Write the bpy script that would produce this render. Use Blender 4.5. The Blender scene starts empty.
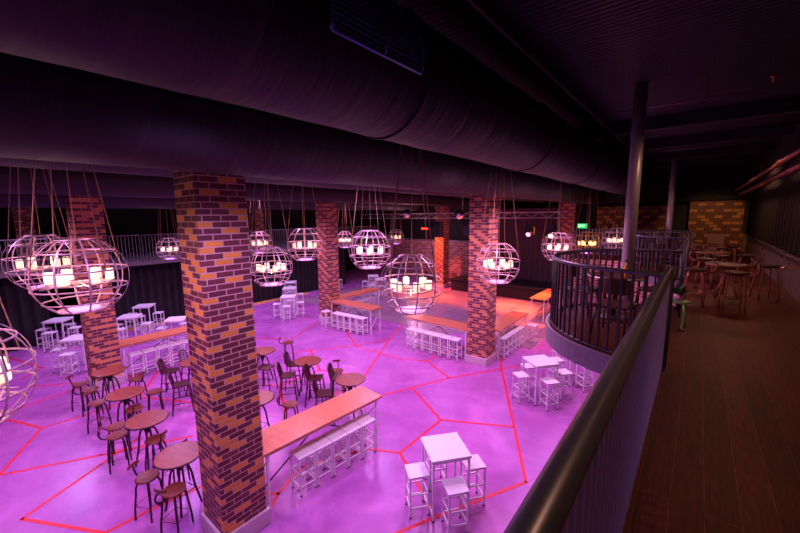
import bpy, bmesh, math, random
from mathutils import Vector, Matrix
random.seed(7)
PI = math.pi
scene = bpy.context.scene
COL = scene.collection
EYE = 4.9

# ------------------------------------------------------------------ camera
F, P_, YW, RO = 363.0, math.radians(7.95), math.radians(39.3), math.radians(-0.5)
fw = Vector((-math.sin(YW)*math.cos(P_), math.cos(YW)*math.cos(P_), -math.sin(P_)))
r0 = Vector((math.cos(YW), math.sin(YW), 0)); u0 = r0.cross(fw)
rt = r0*math.cos(RO) + u0*math.sin(RO); up = -r0*math.sin(RO) + u0*math.cos(RO)
cam = bpy.data.cameras.new('camera'); cam.sensor_width = 36; cam.lens = 36*F/800; cam.clip_start = .05
co = bpy.data.objects.new('camera', cam); COL.objects.link(co)
m = Matrix((rt, up, -fw)).transposed().to_4x4(); m.translation = (0, 0, EYE)
co.matrix_world = m
scene.camera = co

# ------------------------------------------------------------------ materials
def nodes(name):
    m = bpy.data.materials.new(name); m.use_nodes = True
    nt = m.node_tree; b = nt.nodes['Principled BSDF']
    return m, nt, b
def N(nt, t, **kw):
    n = nt.nodes.new(t)
    for k, v in kw.items():
        if k in n.inputs.keys(): n.inputs[k].default_value = v
        else: setattr(n, k, v)
    return n
def L(nt, a, b): nt.links.new(a, b)
def plain(name, c, rough=.5, metal=0., noise=.12, scale=14., bump=0.):
    m, nt, b = nodes(name)
    b.inputs['Roughness'].default_value = rough; b.inputs['Metallic'].default_value = metal
    tc = N(nt, 'ShaderNodeTexCoord'); nz = N(nt, 'ShaderNodeTexNoise', Scale=scale, Detail=4.)
    L(nt, tc.outputs['Object'], nz.inputs['Vector'])
    mx = N(nt, 'ShaderNodeMix', data_type='RGBA')
    mx.inputs[6].default_value = (*[x*(1-noise) for x in c], 1); mx.inputs[7].default_value = (*[min(1, x*(1+noise)) for x in c], 1)
    L(nt, nz.outputs['Fac'], mx.inputs[0]); L(nt, mx.outputs[2], b.inputs['Base Color'])
    if bump:
        bp = N(nt, 'ShaderNodeBump', Strength=bump, Distance=.01); L(nt, nz.outputs['Fac'], bp.inputs['Height']); L(nt, bp.outputs['Normal'], b.inputs['Normal'])
    return m
def emis(name, c, s):
    m, nt, b = nodes(name)
    b.inputs['Base Color'].default_value = (*c, 1); b.inputs['Emission Color'].default_value = (*c, 1); b.inputs['Emission Strength'].default_value = s
    return m
def glow(name, c, s):
    m = emis(name, c, s); m.node_tree.nodes['Principled BSDF'].inputs['Base Color'].default_value = (.01, .01, .01, 1); return m
def brick(name, dark, orange, mortar, frac=.25, alt=0., bw=.245, bh=.085, ms=.008):
    """running bond; a spread-out share of the bricks is orange"""
    m, nt, b = nodes(name); b.inputs['Roughness'].default_value = .62
    uv = N(nt, 'ShaderNodeUVMap'); uv.uv_map = 'UVMap'
    br = N(nt, 'ShaderNodeTexBrick', Color1=(0, 0, 0, 1), Color2=(1, 1, 1, 1), Mortar=(0, 0, 0, 1), Scale=1.)
    br.inputs['Mortar Size'].default_value = ms; br.inputs['Mortar Smooth'].default_value = .1
    br.inputs['Brick Width'].default_value = bw; br.inputs['Row Height'].default_value = bh; br.offset = .5
    L(nt, uv.outputs['UV'], br.inputs['Vector'])
    sx = N(nt, 'ShaderNodeSeparateXYZ'); L(nt, uv.outputs['UV'], sx.inputs[0]); frac, alt = float(frac), float(alt)
    def mt(op, a, v=None, c=None):
        n = N(nt, 'ShaderNodeMath', operation=op)
        for k, q in enumerate((a, v, c)):
            if q is None: continue
            if isinstance(q, float): n.inputs[k].default_value = q
            else: L(nt, q, n.inputs[k])
        return n.outputs[0]
    row = mt('FLOOR', mt('DIVIDE', sx.outputs[1], bh))
    odd = mt('FLOORED_MODULO', row, 2.)
    col = mt('FLOOR', mt('ADD', mt('DIVIDE', sx.outputs[0], bw), mt('MULTIPLY_ADD', odd, -.5, .5)))
    cb = N(nt, 'ShaderNodeCombineXYZ'); L(nt, col, cb.inputs[0]); L(nt, row, cb.inputs[1])
    wn = N(nt, 'ShaderNodeTexWhiteNoise', noise_dimensions='2D'); L(nt, cb.outputs[0], wn.inputs['Vector'])
    q = mt('FRACT', mt('ADD', mt('ADD', mt('MULTIPLY', col, .6180), mt('MULTIPLY', row, .7549)), mt('MULTIPLY', wn.outputs['Value'], .2)))
    if alt:      # every other brick of every other course, staggered, plus a few strays
        k = mt('LESS_THAN', mt('FLOORED_MODULO', mt('ADD', col, mt('FLOOR', mt('DIVIDE', row, 2.))), 2.), .5)
        isor = mt('MAXIMUM', mt('MULTIPLY', k, odd), mt('LESS_THAN', q, frac))
    else: isor = mt('LESS_THAN', q, frac)
    dk = N(nt, 'ShaderNodeMix', data_type='RGBA'); L(nt, wn.outputs['Value'], dk.inputs[0]); dk.inputs[6].default_value = (*[x*.8 for x in dark], 1); dk.inputs[7].default_value = (*[x*1.35 for x in dark], 1)
    og = N(nt, 'ShaderNodeMix', data_type='RGBA'); L(nt, wn.outputs['Value'], og.inputs[0]); og.inputs[6].default_value = (*[x*.8 for x in orange], 1); og.inputs[7].default_value = (*orange, 1)
    rp = N(nt, 'ShaderNodeMix', data_type='RGBA'); L(nt, isor, rp.inputs[0]); L(nt, dk.outputs[2], rp.inputs[6]); L(nt, og.outputs[2], rp.inputs[7])
    nz = N(nt, 'ShaderNodeTexNoise', Scale=30., Detail=5.); L(nt, uv.outputs['UV'], nz.inputs['Vector'])
    mm = N(nt, 'ShaderNodeMix', data_type='RGBA', blend_type='MULTIPLY'); mm.inputs[0].default_value = .35
    L(nt, rp.outputs[2], mm.inputs[6]); L(nt, nz.outputs['Fac'], mm.inputs[7])
    mx = N(nt, 'ShaderNodeMix', data_type='RGBA'); L(nt, br.outputs['Fac'], mx.inputs[0]); L(nt, mm.outputs[2], mx.inputs[6]); mx.inputs[7].default_value = (*mortar, 1)
    L(nt, mx.outputs[2], b.inputs['Base Color'])
    iv = N(nt, 'ShaderNodeMath', operation='SUBTRACT'); iv.inputs[0].default_value = 1.; L(nt, br.outputs['Fac'], iv.inputs[1])
    bp = N(nt, 'ShaderNodeBump', Strength=.5, Distance=.006); L(nt, iv.outputs[0], bp.inputs['Height']); L(nt, bp.outputs['Normal'], b.inputs['Normal'])
    return m
def wood(name, c1, c2, rough=.3, axis=(1, 12, 12), scale=2.2):
    m, nt, b = nodes(name); b.inputs['Roughness'].default_value = rough
    tc = N(nt, 'ShaderNodeTexCoord'); mp = N(nt, 'ShaderNodeMapping'); mp.inputs['Scale'].default_value = axis
    L(nt, tc.outputs['Object'], mp.inputs['Vector'])
    nz = N(nt, 'ShaderNodeTexNoise', Scale=scale, Detail=7., Distortion=1.2); L(nt, mp.outputs['Vector'], nz.inputs['Vector'])
    rp = N(nt, 'ShaderNodeValToRGB'); rp.color_ramp.elements[0].position = .3; rp.color_ramp.elements[1].position = .7
    rp.color_ramp.elements[0].color = (*c1, 1); rp.color_ramp.elements[1].color = (*c2, 1)
    L(nt, nz.outputs['Fac'], rp.inputs['Fac']); L(nt, rp.outputs['Color'], b.inputs['Base Color'])
    return m

def floor_mat():
    m, nt, b = nodes('polished_concrete')
    tc = N(nt, 'ShaderNodeTexCoord')
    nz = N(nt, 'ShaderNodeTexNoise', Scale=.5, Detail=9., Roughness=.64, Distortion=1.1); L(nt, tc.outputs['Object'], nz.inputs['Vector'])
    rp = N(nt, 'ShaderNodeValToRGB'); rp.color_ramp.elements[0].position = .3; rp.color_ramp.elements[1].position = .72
    rp.color_ramp.elements[0].color = (.28, .062, .31, 1); rp.color_ramp.elements[1].color = (.56, .19, .56, 1)  # grey concrete; the purple of the hall lights is mixed into its colour
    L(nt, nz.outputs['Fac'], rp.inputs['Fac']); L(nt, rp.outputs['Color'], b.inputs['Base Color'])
    n2 = N(nt, 'ShaderNodeTexNoise', Scale=2.5, Detail=4.); L(nt, tc.outputs['Object'], n2.inputs['Vector'])
    mr = N(nt, 'ShaderNodeMapRange'); mr.inputs[3].default_value = .17; mr.inputs[4].default_value = .36
    L(nt, n2.outputs['Fac'], mr.inputs[0]); L(nt, mr.outputs[0], b.inputs['Roughness']); b.inputs['Specular IOR Level'].default_value = .3
    return m
def tile_mat():
    m, nt, b = nodes('dance_tiles'); b.inputs['Roughness'].default_value = .3
    tc = N(nt, 'ShaderNodeTexCoord')
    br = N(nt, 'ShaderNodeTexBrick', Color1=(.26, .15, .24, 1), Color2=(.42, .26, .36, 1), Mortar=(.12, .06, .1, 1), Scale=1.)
    br.offset = 0.; br.inputs['Brick Width'].default_value = 1.2; br.inputs['Row Height'].default_value = 1.2; br.inputs['Mortar Size'].default_value = .02
    L(nt, tc.outputs['Object'], br.inputs['Vector']); L(nt, br.outputs['Color'], b.inputs['Base Color'])
    return m
def plank_mat():
    m, nt, b = nodes('dark_plank_floor')
    tc = N(nt, 'ShaderNodeTexCoord'); sx = N(nt, 'ShaderNodeSeparateXYZ'); cb = N(nt, 'ShaderNodeCombineXYZ')
    L(nt, tc.outputs['Object'], sx.inputs[0]); L(nt, sx.outputs[1], cb.inputs[0]); L(nt, sx.outputs[0], cb.inputs[1])
    br = N(nt, 'ShaderNodeTexBrick', Color1=(.060, .0095, .003, 1), Color2=(.098, .018, .0055, 1), Mortar=(.17, .055, .03, 1), Scale=1.)
    br.inputs['Brick Width'].default_value = 2.6; br.inputs['Row Height'].default_value = .165; br.inputs['Mortar Size'].default_value = .0022; br.inputs['Mortar Smooth'].default_value = .3
    L(nt, cb.outputs[0], br.inputs['Vector'])
    mp = N(nt, 'ShaderNodeMapping'); mp.inputs['Scale'].default_value = (1, 9, 1); L(nt, cb.outputs[0], mp.inputs['Vector'])
    nz = N(nt, 'ShaderNodeTexNoise', Scale=3.2, Detail=8., Distortion=2.); L(nt, mp.outputs[0], nz.inputs['Vector'])
    mx = N(nt, 'ShaderNodeMix', data_type='RGBA', blend_type='MULTIPLY'); mx.inputs[0].default_value = .8
    rp = N(nt, 'ShaderNodeValToRGB'); rp.color_ramp.elements[0].position = .35; rp.color_ramp.elements[0].color = (.35, .3, .3, 1); rp.color_ramp.elements[1].position = .65
    L(nt, nz.outputs['Fac'], rp.inputs['Fac']); L(nt, br.outputs['Color'], mx.inputs[6]); L(nt, rp.outputs['Color'], mx.inputs[7])
    L(nt, mx.outputs[2], b.inputs['Base Color']); b.inputs['Roughness'].default_value = .5; b.inputs['Specular IOR Level'].default_value = .14
    return m
def deck_mat():
    m, nt, b = nodes('corrugated_deck'); b.inputs['Roughness'].default_value = .6
    b.inputs['Base Color'].default_value = (.006, .006, .006, 1)
    tc = N(nt, 'ShaderNodeTexCoord'); wv = N(nt, 'ShaderNodeTexWave', Scale=3.2); wv.bands_direction = 'Y'
    L(nt, tc.outputs['Object'], wv.inputs['Vector'])
    bp = N(nt, 'ShaderNodeBump', Strength=1., Distance=.06); L(nt, wv.outputs['Color'], bp.inputs['Height']); L(nt, bp.outputs['Normal'], b.inputs['Normal'])
    return m
def duct_mat():
    m, nt, b = nodes('black_duct_fabric'); b.inputs['Roughness'].default_value = .6; b.inputs['Specular IOR Level'].default_value = .3
    tc = N(nt, 'ShaderNodeTexCoord'); mp = N(nt, 'ShaderNodeMapping'); mp.inputs['Scale'].default_value = (.3, 2.4, .3); L(nt, tc.outputs['Object'], mp.inputs['Vector'])
    nz = N(nt, 'ShaderNodeTexNoise', Scale=1.4, Detail=5., Distortion=.8); L(nt, mp.outputs[0], nz.inputs['Vector'])
    rp = N(nt, 'ShaderNodeValToRGB'); rp.color_ramp.elements[0].color = (.007, .0055, .007, 1); rp.color_ramp.elements[1].color = (.023, .0175, .021, 1)
    L(nt, nz.outputs['Fac'], rp.inputs['Fac']); L(nt, rp.outputs['Color'], b.inputs['Base Color'])
    bp = N(nt, 'ShaderNodeBump', Strength=.6, Distance=.05); L(nt, nz.outputs['Fac'], bp.inputs['Height']); L(nt, bp.outputs['Normal'], b.inputs['Normal'])
    return m

M = dict(
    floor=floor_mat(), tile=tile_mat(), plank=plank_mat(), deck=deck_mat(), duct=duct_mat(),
    line=plain('red_line_paint', (.72, .006, .02), .45, noise=.06),
    brick=brick('column_brick', (.145, .027, .03), (.92, .36, .045), (.55, .30, .28), frac=.24), brick2=brick('column_brick_mixed', (.17, .034, .04), (.88, .33, .09), (.5, .26, .28), frac=.14, alt=1.),
    wallbrick=brick('wall_brick', (.17, .036, .018), (.66, .22, .05), (.07, .03, .03), frac=.08, alt=1., bw=.32, bh=.15, ms=.012),
    pinkbrick=brick('hall_brick', (.20, .04, .05), (.5, .2, .2), (.45, .25, .3), frac=.1, alt=1., bw=.42, bh=.16, ms=.03),
    plinth=plain('pale_plinth', (.58, .42, .52), .5, bump=.2),
    black=plain('matt_black', (.012, .011, .013), .7), blackwall=plain('black_paint', (.008, .006, .007), .8),
    stagecurtain=plain('stage_velvet', (.055, .028, .045), .9, noise=.2), curtain=plain('black_velvet', (.012, .007, .010), .9, noise=.3),
    redcurtain=plain('dark_drape', (.010, .0035, .0035), .9, noise=.3),
    white=plain('white_powder_coat', (.80, .76, .80), .38, noise=.03),
    rubber=plain('black_rubber', (.02, .02, .02), .8),
    bartop=wood('orange_plank_top', (.50, .15, .07), (.66, .24, .12), .28),
    cafetop=wood('walnut_top', (.17, .035, .022), (.30, .08, .045), .34),
    seatwood=wood('stool_seat_wood', (.12, .022, .018), (.22, .055, .035), .36),
    iron=plain('dark_iron', (.045, .018, .026), .4, .5),
    chairmetal=plain('brown_chair_metal', (.075, .014, .018), .32, .35),
    copper=plain('copper_metal', (.55, .22, .14), .28, .8),
    railing=plain('black_rail_steel', (.085, .088, .11), .36, .4),
    baluster=plain('baluster_purple_lit', (.31, .27, .36), .42, .2), darkbal=plain('black_baluster', (.045, .04, .05), .4, .4),  # straight-run bars: purple hall light on black steel put into the colour
    fascia=plain('fascia_paint', (.17, .125, .17), .5, .1),
    mezz=plain('pale_fascia', (.12, .085, .09), .6),
    pole=plain('grey_steel_pole', (.52, .46, .52), .35, .25),
    pipe=plain('iron_pipe', (.12, .07, .07), .4, .6),
    warmpipe=plain('copper_pipe', (.3, .14, .09), .35, .6),
    band=plain('lamp_band_steel', (.52, .33, .36), .4, .3),
    rope=plain('lamp_rope', (.30, .17, .10), .8),
    candle=emis('warm_lamp_glass', (1, .84, .55), .85), candleg=emis('gold_lamp_glass', (1, .70, .28), 1.6),
    violet=glow('violet_led', (.50, .17, 1), 4.), gold=plain('gold_band_steel', (.6, .36, .08), .3, .7),
    wainscot=plain('grey_brown_board', (.22, .15, .125), .6, noise=.3, scale=6),
    truss=plain('aluminium_truss', (.7, .66, .7), .35, .3),
    mirror=plain('mirror_facet', (.8, .78, .8), .12, 1.),
    exit=emis('green_sign', (.02, .75, .16), 1.1), exitw=emis('white_sign_text', (.85, 1, .88), 1.6),
    redlamp=emis('red_lamp', (1, .03, .02), 4.), magled=emis('pink_lens', (1, .35, .8), 2.5), warmled=emis('warm_lens', (1, .6, .3), 6),
    green=plain('green_painted_steel', (.22, .42, .16), .35, .2), leaf=plain('dark_leaf', (.03, .09, .04), .5), pot=plain('pink_pot', (.6, .25, .45), .4),
    yellow=plain('yellow_trim', (.75, .45, .05), .4), bottle=plain('amber_bottle', (.6, .28, .03), .2), blue=plain('grille_blue_steel', (.14, .24, .40), .4, .5),
    leather=plain('dark_leather', (.06, .02, .018), .35), cushion=plain('tan_cushion', (.30, .17, .12), .8),
)

# ------------------------------------------------------------------ mesh helpers
class MB:
    def __init__(self): self.bm = bmesh.new(); self.uv = self.bm.loops.layers.uv.new('UVMap')
    def face(self, vs, uvs=None):
        f = self.bm.faces.new(vs)
        if uvs:
            for l, u in zip(f.loops, uvs): l[self.uv].uv = u
        return f
    def box(self, c, s, mat=None, u0=0.):
        """box; side faces get a running UV in metres"""
        x, y, z = c; a, b, h = s[0]/2, s[1]/2, s[2]/2
        pts = [Vector((sx*a, sy*b, sz*h)) for sz in (-1, 1) for sx, sy in ((-1, -1), (1, -1), (1, 1), (-1, 1))]
        if mat is not None: pts = [mat @ p for p in pts]
        v = [self.bm.verts.new(Vector((x, y, z)) + p) for p in pts]
        self.face([v[3], v[2], v[1], v[0]], [(-a, b), (a, b), (a, -b), (-a, -b)])
        self.face([v[4], v[5], v[6], v[7]], [(-a, -b), (a, -b), (a, b), (-a, b)])
        w = [s[0], s[1], s[0], s[1]]; u = u0
        for i in range(4):
            j = (i+1) % 4
            self.face([v[i], v[j], v[j+4], v[i+4]], [(u, z-h), (u+w[i], z-h), (u+w[i], z+h), (u, z+h)]); u += w[i]
        return self
    def bar(self, p, q, w, h=None):
        """square bar from p to q"""
        p, q = Vector(p), Vector(q); h = h or w; d = (q-p)
        up_ = Vector((0, 0, 1)) if abs(d.normalized().z) < .95 else Vector((0, 1, 0))
        s = d.cross(up_).normalized(); t = s.cross(d).normalized()
        vs = []
        for o in (p, q):
            for a, b in ((-1, -1), (1, -1), (1, 1), (-1, 1)): vs.append(self.bm.verts.new(o + s*a*w/2 + t*b*h/2))
        for i in range(4):
            j = (i+1) % 4; self.face([vs[i], vs[j], vs[j+4], vs[i+4]])
        self.face(vs[3::-1]); self.face(vs[4:8]); return self
    def tube(self, pts, r, n=8, closed=False, caps=True):
        pts = [Vector(p) for p in pts]; k = len(pts); rings = []
        rr = r if isinstance(r, (list, tuple)) else [r]*k
        prev = None
        for i, p in enumerate(pts):
            if closed: d = pts[(i+1) % k] - pts[i-1]
            else: d = pts[min(i+1, k-1)] - pts[max(i-1, 0)]
            d.normalize()
            if prev is None:
                a = Vector((0, 0, 1)) if abs(d.z) < .9 else Vector((1, 0, 0)); s = d.cross(a).normalized()
            else: s = (prev - d*prev.dot(d)).normalized()
            prev = s; t = d.cross(s)
            rings.append([self.bm.verts.new(p + (s*math.cos(2*PI*j/n) + t*math.sin(2*PI*j/n))*rr[i]) for j in range(n)])
        for i in range(k if closed else k-1):
            A, B = rings[i], rings[(i+1) % k]
            for j in range(n):
                f = self.face([A[j], A[(j+1) % n], B[(j+1) % n], B[j]]); f.smooth = n > 4
        if not closed and caps: self.face(rings[0][::-1]); self.face(rings[-1])
        return self
    def lathe(self, prof, n=24, c=(0, 0, 0), smooth=True):
        """prof: list of (r,z); closed at r=0"""
        rings = []
        for r, z in prof:
            if r < 1e-5: rings.append([self.bm.verts.new((c[0], c[1], c[2]+z))])
            else: rings.append([self.bm.verts.new((c[0]+r*math.cos(2*PI*j/n), c[1]+r*math.sin(2*PI*j/n), c[2]+z)) for j in range(n)])
        for A, B in zip(rings, rings[1:]):
            for j in range(n):
                k = (j+1) % n
                if len(A) == 1 and len(B) == 1: continue
                if len(A) == 1: f = self.face([A[0], B[j], B[k]])
                elif len(B) == 1: f = self.face([A[j], A[k], B[0]])
                else: f = self.face([A[j], A[k], B[k], B[j]])
                f.smooth = smooth
        return self
    def prism(self, outline, z0, z1, side_uv=True):
        a = [self.bm.verts.new((x, y, z0)) for x, y in outline]; b = [self.bm.verts.new((x, y, z1)) for x, y in outline]
        self.face(a[::-1]); self.face(b); n = len(a); u = 0
        for i in range(n):
            j = (i+1) % n; w = math.dist(outline[i], outline[j])
            self.face([a[i], a[j], b[j], b[i]], [(u, z0), (u+w, z0), (u+w, z1), (u, z1)]); u += w
        return self
    def sheet(self, path, z0, z1, t):
        """upright curtain along a path with thickness t"""
        n = len(path); nr = []
        for i in range(n):
            d = Vector(path[min(i+1, n-1)]) - Vector(path[max(i-1, 0)]); nr.append(Vector((-d.y, d.x)).normalized()*t/2)
        o = [Vector(p)+q for p, q in zip(path, nr)] + [Vector(p)-q for p, q in zip(path[::-1], nr[::-1])]
        return self.prism([(p.x, p.y) for p in o], z0, z1)
    def obj(self, name, mat, parent=None, bevel=0., smooth=False):
        bmesh.ops.recalc_face_normals(self.bm, faces=self.bm.faces)
        me = bpy.data.meshes.new(name); self.bm.to_mesh(me); self.bm.free()
        if smooth:
            for p in me.polygons: p.use_smooth = True
        me.materials.append(mat)
        o = bpy.data.objects.new(name, me); COL.objects.link(o)
        if parent: o.parent = parent
        if bevel:
            b = o.modifiers.new('bevel', 'BEVEL'); b.width = bevel; b.segments = 2; b.limit_method = 'ANGLE'
        return o
def struct(o, label=None):
    o['kind'] = 'structure'
    if label: o['label'] = label
    return o
def tag(o, label, cat, group=None):
    o['label'] = label; o['category'] = cat
    if group: o['group'] = group
    return o
def thing(name, loc=(0, 0, 0), rz=0.):
    o = bpy.data.objects.new(name, None); COL.objects.link(o); o.location = loc; o.rotation_euler = (0, 0, rz); o.empty_display_size = .1
    return o
def dup(root, loc, rz=0., name=None):
    def cp(o, par):
        c = o.copy(); COL.objects.link(c); c.parent = par
        for ch in list(o.children): cp(ch, c)
        return c
    r = cp(root, None); r.location = loc; r.rotation_euler = (0, 0, rz)
    if name: r.name = name
    return r
class Proto:
    """the first call uses the built thing itself, later calls copies of it"""
    def __init__(self, root): self.root = root; self.used = False
    def __call__(self, loc, rz, label, cat, group=None):
        if not self.used: o = self.root; o.location = loc; o.rotation_euler = (0, 0, rz); self.used = True
        else: o = dup(self.root, loc, rz)
        if 'group' in o: del o['group']
        return tag(o, label, cat, group)
def arc(c, r, a0, a1, n): return [(c[0]+r*math.cos(a0+(a1-a0)*i/n), c[1]+r*math.sin(a0+(a1-a0)*i/n)) for i in range(n+1)]

HB = 3.15                        # balcony floor level
CEIL = 7.1
XR = 1.7                         # right wall
YE = 23.4                        # end wall
COLS = [(-5.34, 2.34), (-5.34, 10.8), (-5.36, 20.95), (-13.33, 2.38), (-13.2, 10.85), (-13.4, 20.9)]

# ------------------------------------------------------------------ shell
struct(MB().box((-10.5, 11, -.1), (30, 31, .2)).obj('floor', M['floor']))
struct(MB().box((-10.5, 11, CEIL+.1), (30, 31, .2)).obj('ceiling', M['deck']))
struct(MB().box((XR+.1, 11, CEIL/2), (.2, 31, CEIL)).obj('wall_right', M['blackwall']))
struct(MB().box((-24.6, 11, CEIL/2), (.2, 31, CEIL)).obj('wall_left', M['blackwall']))
struct(MB().box((-10.5, -4.3, CEIL/2), (30, .2, CEIL)).obj('wall_near', M['blackwall']))
struct(MB().box((-10.5, YE+.7, CEIL/2), (30, .2, CEIL)).obj('wall_far', M['blackwall']))
struct(MB().box((-14.75, YE+.3, 1.45), (19.5, .5, 2.9)).obj('wall_far_brick', M['pinkbrick']))
struct(MB().box((-1.6, YE+.3, 1.5), (6.6, .5, 3.0)).obj('wall_under_balcony_brick', M['pinkbrick']))
struct(MB().box((.64, YE+.25, 4.3), (2.08, .5, 2.4)).obj('wall_end_brick', M['wallbrick']))
struct(MB().box((-2.9, YE+.25, 4.22), (3.3, .5, 2.16)).obj('wall_end_brick_left', M['wallbrick']))
struct(MB().box((-2, YE+.1, 6.3), (7.4, .6, 1.55)).obj('trim_1', M['blackwall']), 'black bulkhead above the end brick wall')
# dance floor tiles
struct(MB().prism([(-18, 12.4), (-9.7, 12.4), (-9.2, 11.5), (-7.9, 11.6), (-7.5, 12.9), (-4.4, 12.9), (-4.4, 20.3), (-18, 20.3)], .0, .02).obj('floor_dance', M['tile']))
# red lines on the hall floor
def at(x, y, z):
    r = fw*F + rt*(x-400) + up*(266.5-y); t = (z-EYE)/r.z; return Vector((0, 0, EYE)) + r*t
lines = [[(0,418),(42,428),(0,474)],[(42,428),(89,414),(140,397)],[(0,475),(101,455),(192,436)],[(105,533),(22,519),(100,465),(140,437)],[(105,533),(160,505),(200,487)],
 [(0,414),(22,407),(69,391),(140,372)],[(27,387),(63,384),(140,375)],[(20,380),(43,368),(10,358)],[(140,396),(157,373),(175,352)],[(140,397),(179,401),(230,408)],
 [(427,361),(449,378)],[(427,361),(438,355),(480,340)],[(356,346),(400,359),(427,361)],[(380,396),(449,378),(524,365),(560,357)],[(501,366),(514,427),(526,482),(500,492)],
 [(413,389),(441,420),(514,427)],[(441,420),(400,453),(436,517)],[(400,453),(368,449),(302,467),(278,494),(268,512)],[(397,533),(436,517),(526,482)],[(364,377),(389,340),(405,322)],
 [(317,323),(292,339),(250,338),(200,335)],[(292,353),(355,345),(389,340)],[(341,322),(356,346)],[(310,349),(320,370)],[(258,385),(280,386),(286,418)],[(280,386),(320,370),(364,377)],
 [(263,493),(278,494)],[(364,377),(330,397)],[(510,330),(501,366)]]
lb = MB()
for k, l in enumerate(lines):
    pts = [at(x, y, 0) for x, y in l]
    for a, b in zip(pts, pts[1:]):
        d = (b-a).normalized(); s = Vector((-d.y, d.x, 0))*.028
        lb.prism([(p.x, p.y) for p in (a-d*.02-s, b+d*.02-s, b+d*.02+s, a-d*.02+s)], .0, .003 + .0006*(k % 3))
struct(lb.obj('trim_2', M['line']), 'red lines painted across the hall floor')

# columns (brick shaft on a pale plinth)
for i, (x, y) in enumerate(COLS):
    if True:
        c = struct(MB().box((x, y, (CEIL+.27)/2), (.68, .68, CEIL-.27), u0=.07*i).obj('column', M['brick' if i == 0 else 'brick2']))
        struct(MB().box((x, y, .135), (.76, .76, .27)).obj('column_plinth', M['plinth'], c, bevel=.012))
for y in (1.9, 12.4): struct(MB().box((-22, y, (CEIL+3.0)/2), (.6, .6, CEIL-3.0)).obj('column', M['brick']))

# balcony deck with two round bays
A1, A2, R_ = (-.2, 6.6), (-.2, 14.0), 1.69
bay1 = arc(A1, R_, 1.5*PI, .5*PI, 32); bay2 = arc(A2, R_, 1.5*PI, .5*PI, 32)
edge = [(-.2, -4.2)] + bay1 + bay2 + [(-.2, 17.7), (-4.6, 17.7)]
struct(MB().prism(edge[::1] + [(-4.6, YE), (XR, YE), (XR, -4.2)], HB-.24, HB).obj('floor_balcony', M['plank']))
struct(MB().sheet([(p[0]-.02*(p[0] < -.3 or 1), p[1]-(.02 if p == edge[-1] else 0)) for p in edge[:-1]], HB-.27, HB+.004, .03).obj('trim_3', M['fascia']), 'painted fascia along the balcony edge')
# wainscot boards and cap on the right wall
w = MB()
y = -4.
while y < YE-.1:
    w.box((XR-.02-.004*random.random(), y+.07, HB+.39), (.04, .136, .78)); y += .142
struct(w.obj('baseboard_right', M['wainscot']), 'vertical grey boards along the balcony wall')
struct(MB().box((XR-.035, 9.7, HB+.80), (.09, 27.2, .045)).obj('trim_4', M['wainscot']), 'cap rail over the boards')
# left mezzanine
struct(MB().box((-21.7, 9, 2.92), (5.6, 26, .18)).obj('floor_mezzanine', M['mezz']))

def drape(name, p, q, z0, z1, mat, label, amp=.07, per=.32, cat='curtain'):
    p, q = Vector(p), Vector(q); d = q-p; n = int(d.length/per*8); nn = Vector((-d.y, d.x)).normalized()
    path = [tuple(p + d*i/n + nn*amp*math.sin(i*PI/4 + .6*math.sin(i*.13))) for i in range(n+1)]
    return tag(MB().sheet(path, z0, z1, .015).obj(name, mat, smooth=False), label, cat)
drape('curtain', (-19.5, -1.5), (-19.5, 2.0), .02, 2.72, M['curtain'], 'black floor-length curtain at the far left under the mezzanine')
drape('curtain', (-19.5, 3.0), (-19.5, 10.2), .02, 2.72, M['curtain'], 'long black curtain hanging behind the white tables on the left')
drape('curtain', (-19.5, 10.4), (-19.5, 17.6), .02, 2.72, M['curtain'], 'black curtain behind the mid-left column, reaching toward the brick wall')
drape('stage_curtain', (-12.3, 23.05), (-5.95, 23.05), .02, 5.3, M['stagecurtain'], 'tall black backdrop curtain behind the empty stage', .018)
drape('wall_drape', (XR-.07, 1.), (XR-.07, YE-.3), HB+.86, CEIL-.5, M['redcurtain'], 'dark red-brown drape above the boarded wall on the right', .04, .5)
struct(MB().box((-19.1, 8, .04), (.06, 12, .08)).obj('trim_5', M['yellow']), 'yellow strip at the foot of the curtains')

# stage
st = thing('stage', (-9.1, 21.65, 0))
MB().box((0, 0, .74), (6.6, 2.5, .08)).obj('stage_top', M['black'], st); MB().box((0, .02, .35), (6.54, 2.42, .70)).obj('stage_skirt', M['curtain'], st)
tag(st, 'low black stage platform in front of the backdrop curtain', 'stage')

# ------------------------------------------------------------------ ducts, pipes, poles
def duct(x, z, R, y0, y1, label, seams=()):
    t = thing('air_duct', (x, y0, z)); n = int((y1-y0)/.25); prof = []
    b = MB(); N_ = 40; rings = []
    for i in range(n+1):
        yy = (y1-y0)*i/n; rr = R*(1+.008*math.sin(yy*2.1)+.004*math.sin(yy*7.3))
        rings.append([b.bm.verts.new((rr*math.cos(2*PI*j/N_), yy, rr*math.sin(2*PI*j/N_))) for j in range(N_)])
    for A, B in zip(rings, rings[1:]):
        for j in range(N_): b.face([A[j], A[(j+1) % N_], B[(j+1) % N_], B[j]]).smooth = True
    b.face(rings[0]); b.face(rings[-1])
    b.obj('duct_sleeve', M['duct'], t)
    for s in seams:
        MB().tube([((R+.008)*math.cos(a), s-y0, (R+.008)*math.sin(a)) for a in [2*PI*k/48 for k in range(48)]], .014, 6, True).obj('seam_ring', M['duct'], t)
    return tag(t, label, 'duct')
d1 = duct(-2.41, EYE+1.3, .55, -3.5, 21.5, 'big black air duct nearest the balcony with a blue vent grille', (2.72, 6.2, 9.7, 13.2, 16.7))
duct(-4.38, EYE+1.1, .6, -3.5, 21.5, 'black air duct second from the balcony, passing in front of the big brick column')
duct(-7.0, EYE+1.18, .5, -3.5, 21.5, 'black air duct just behind the row of nearest brick columns', ())
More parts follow.
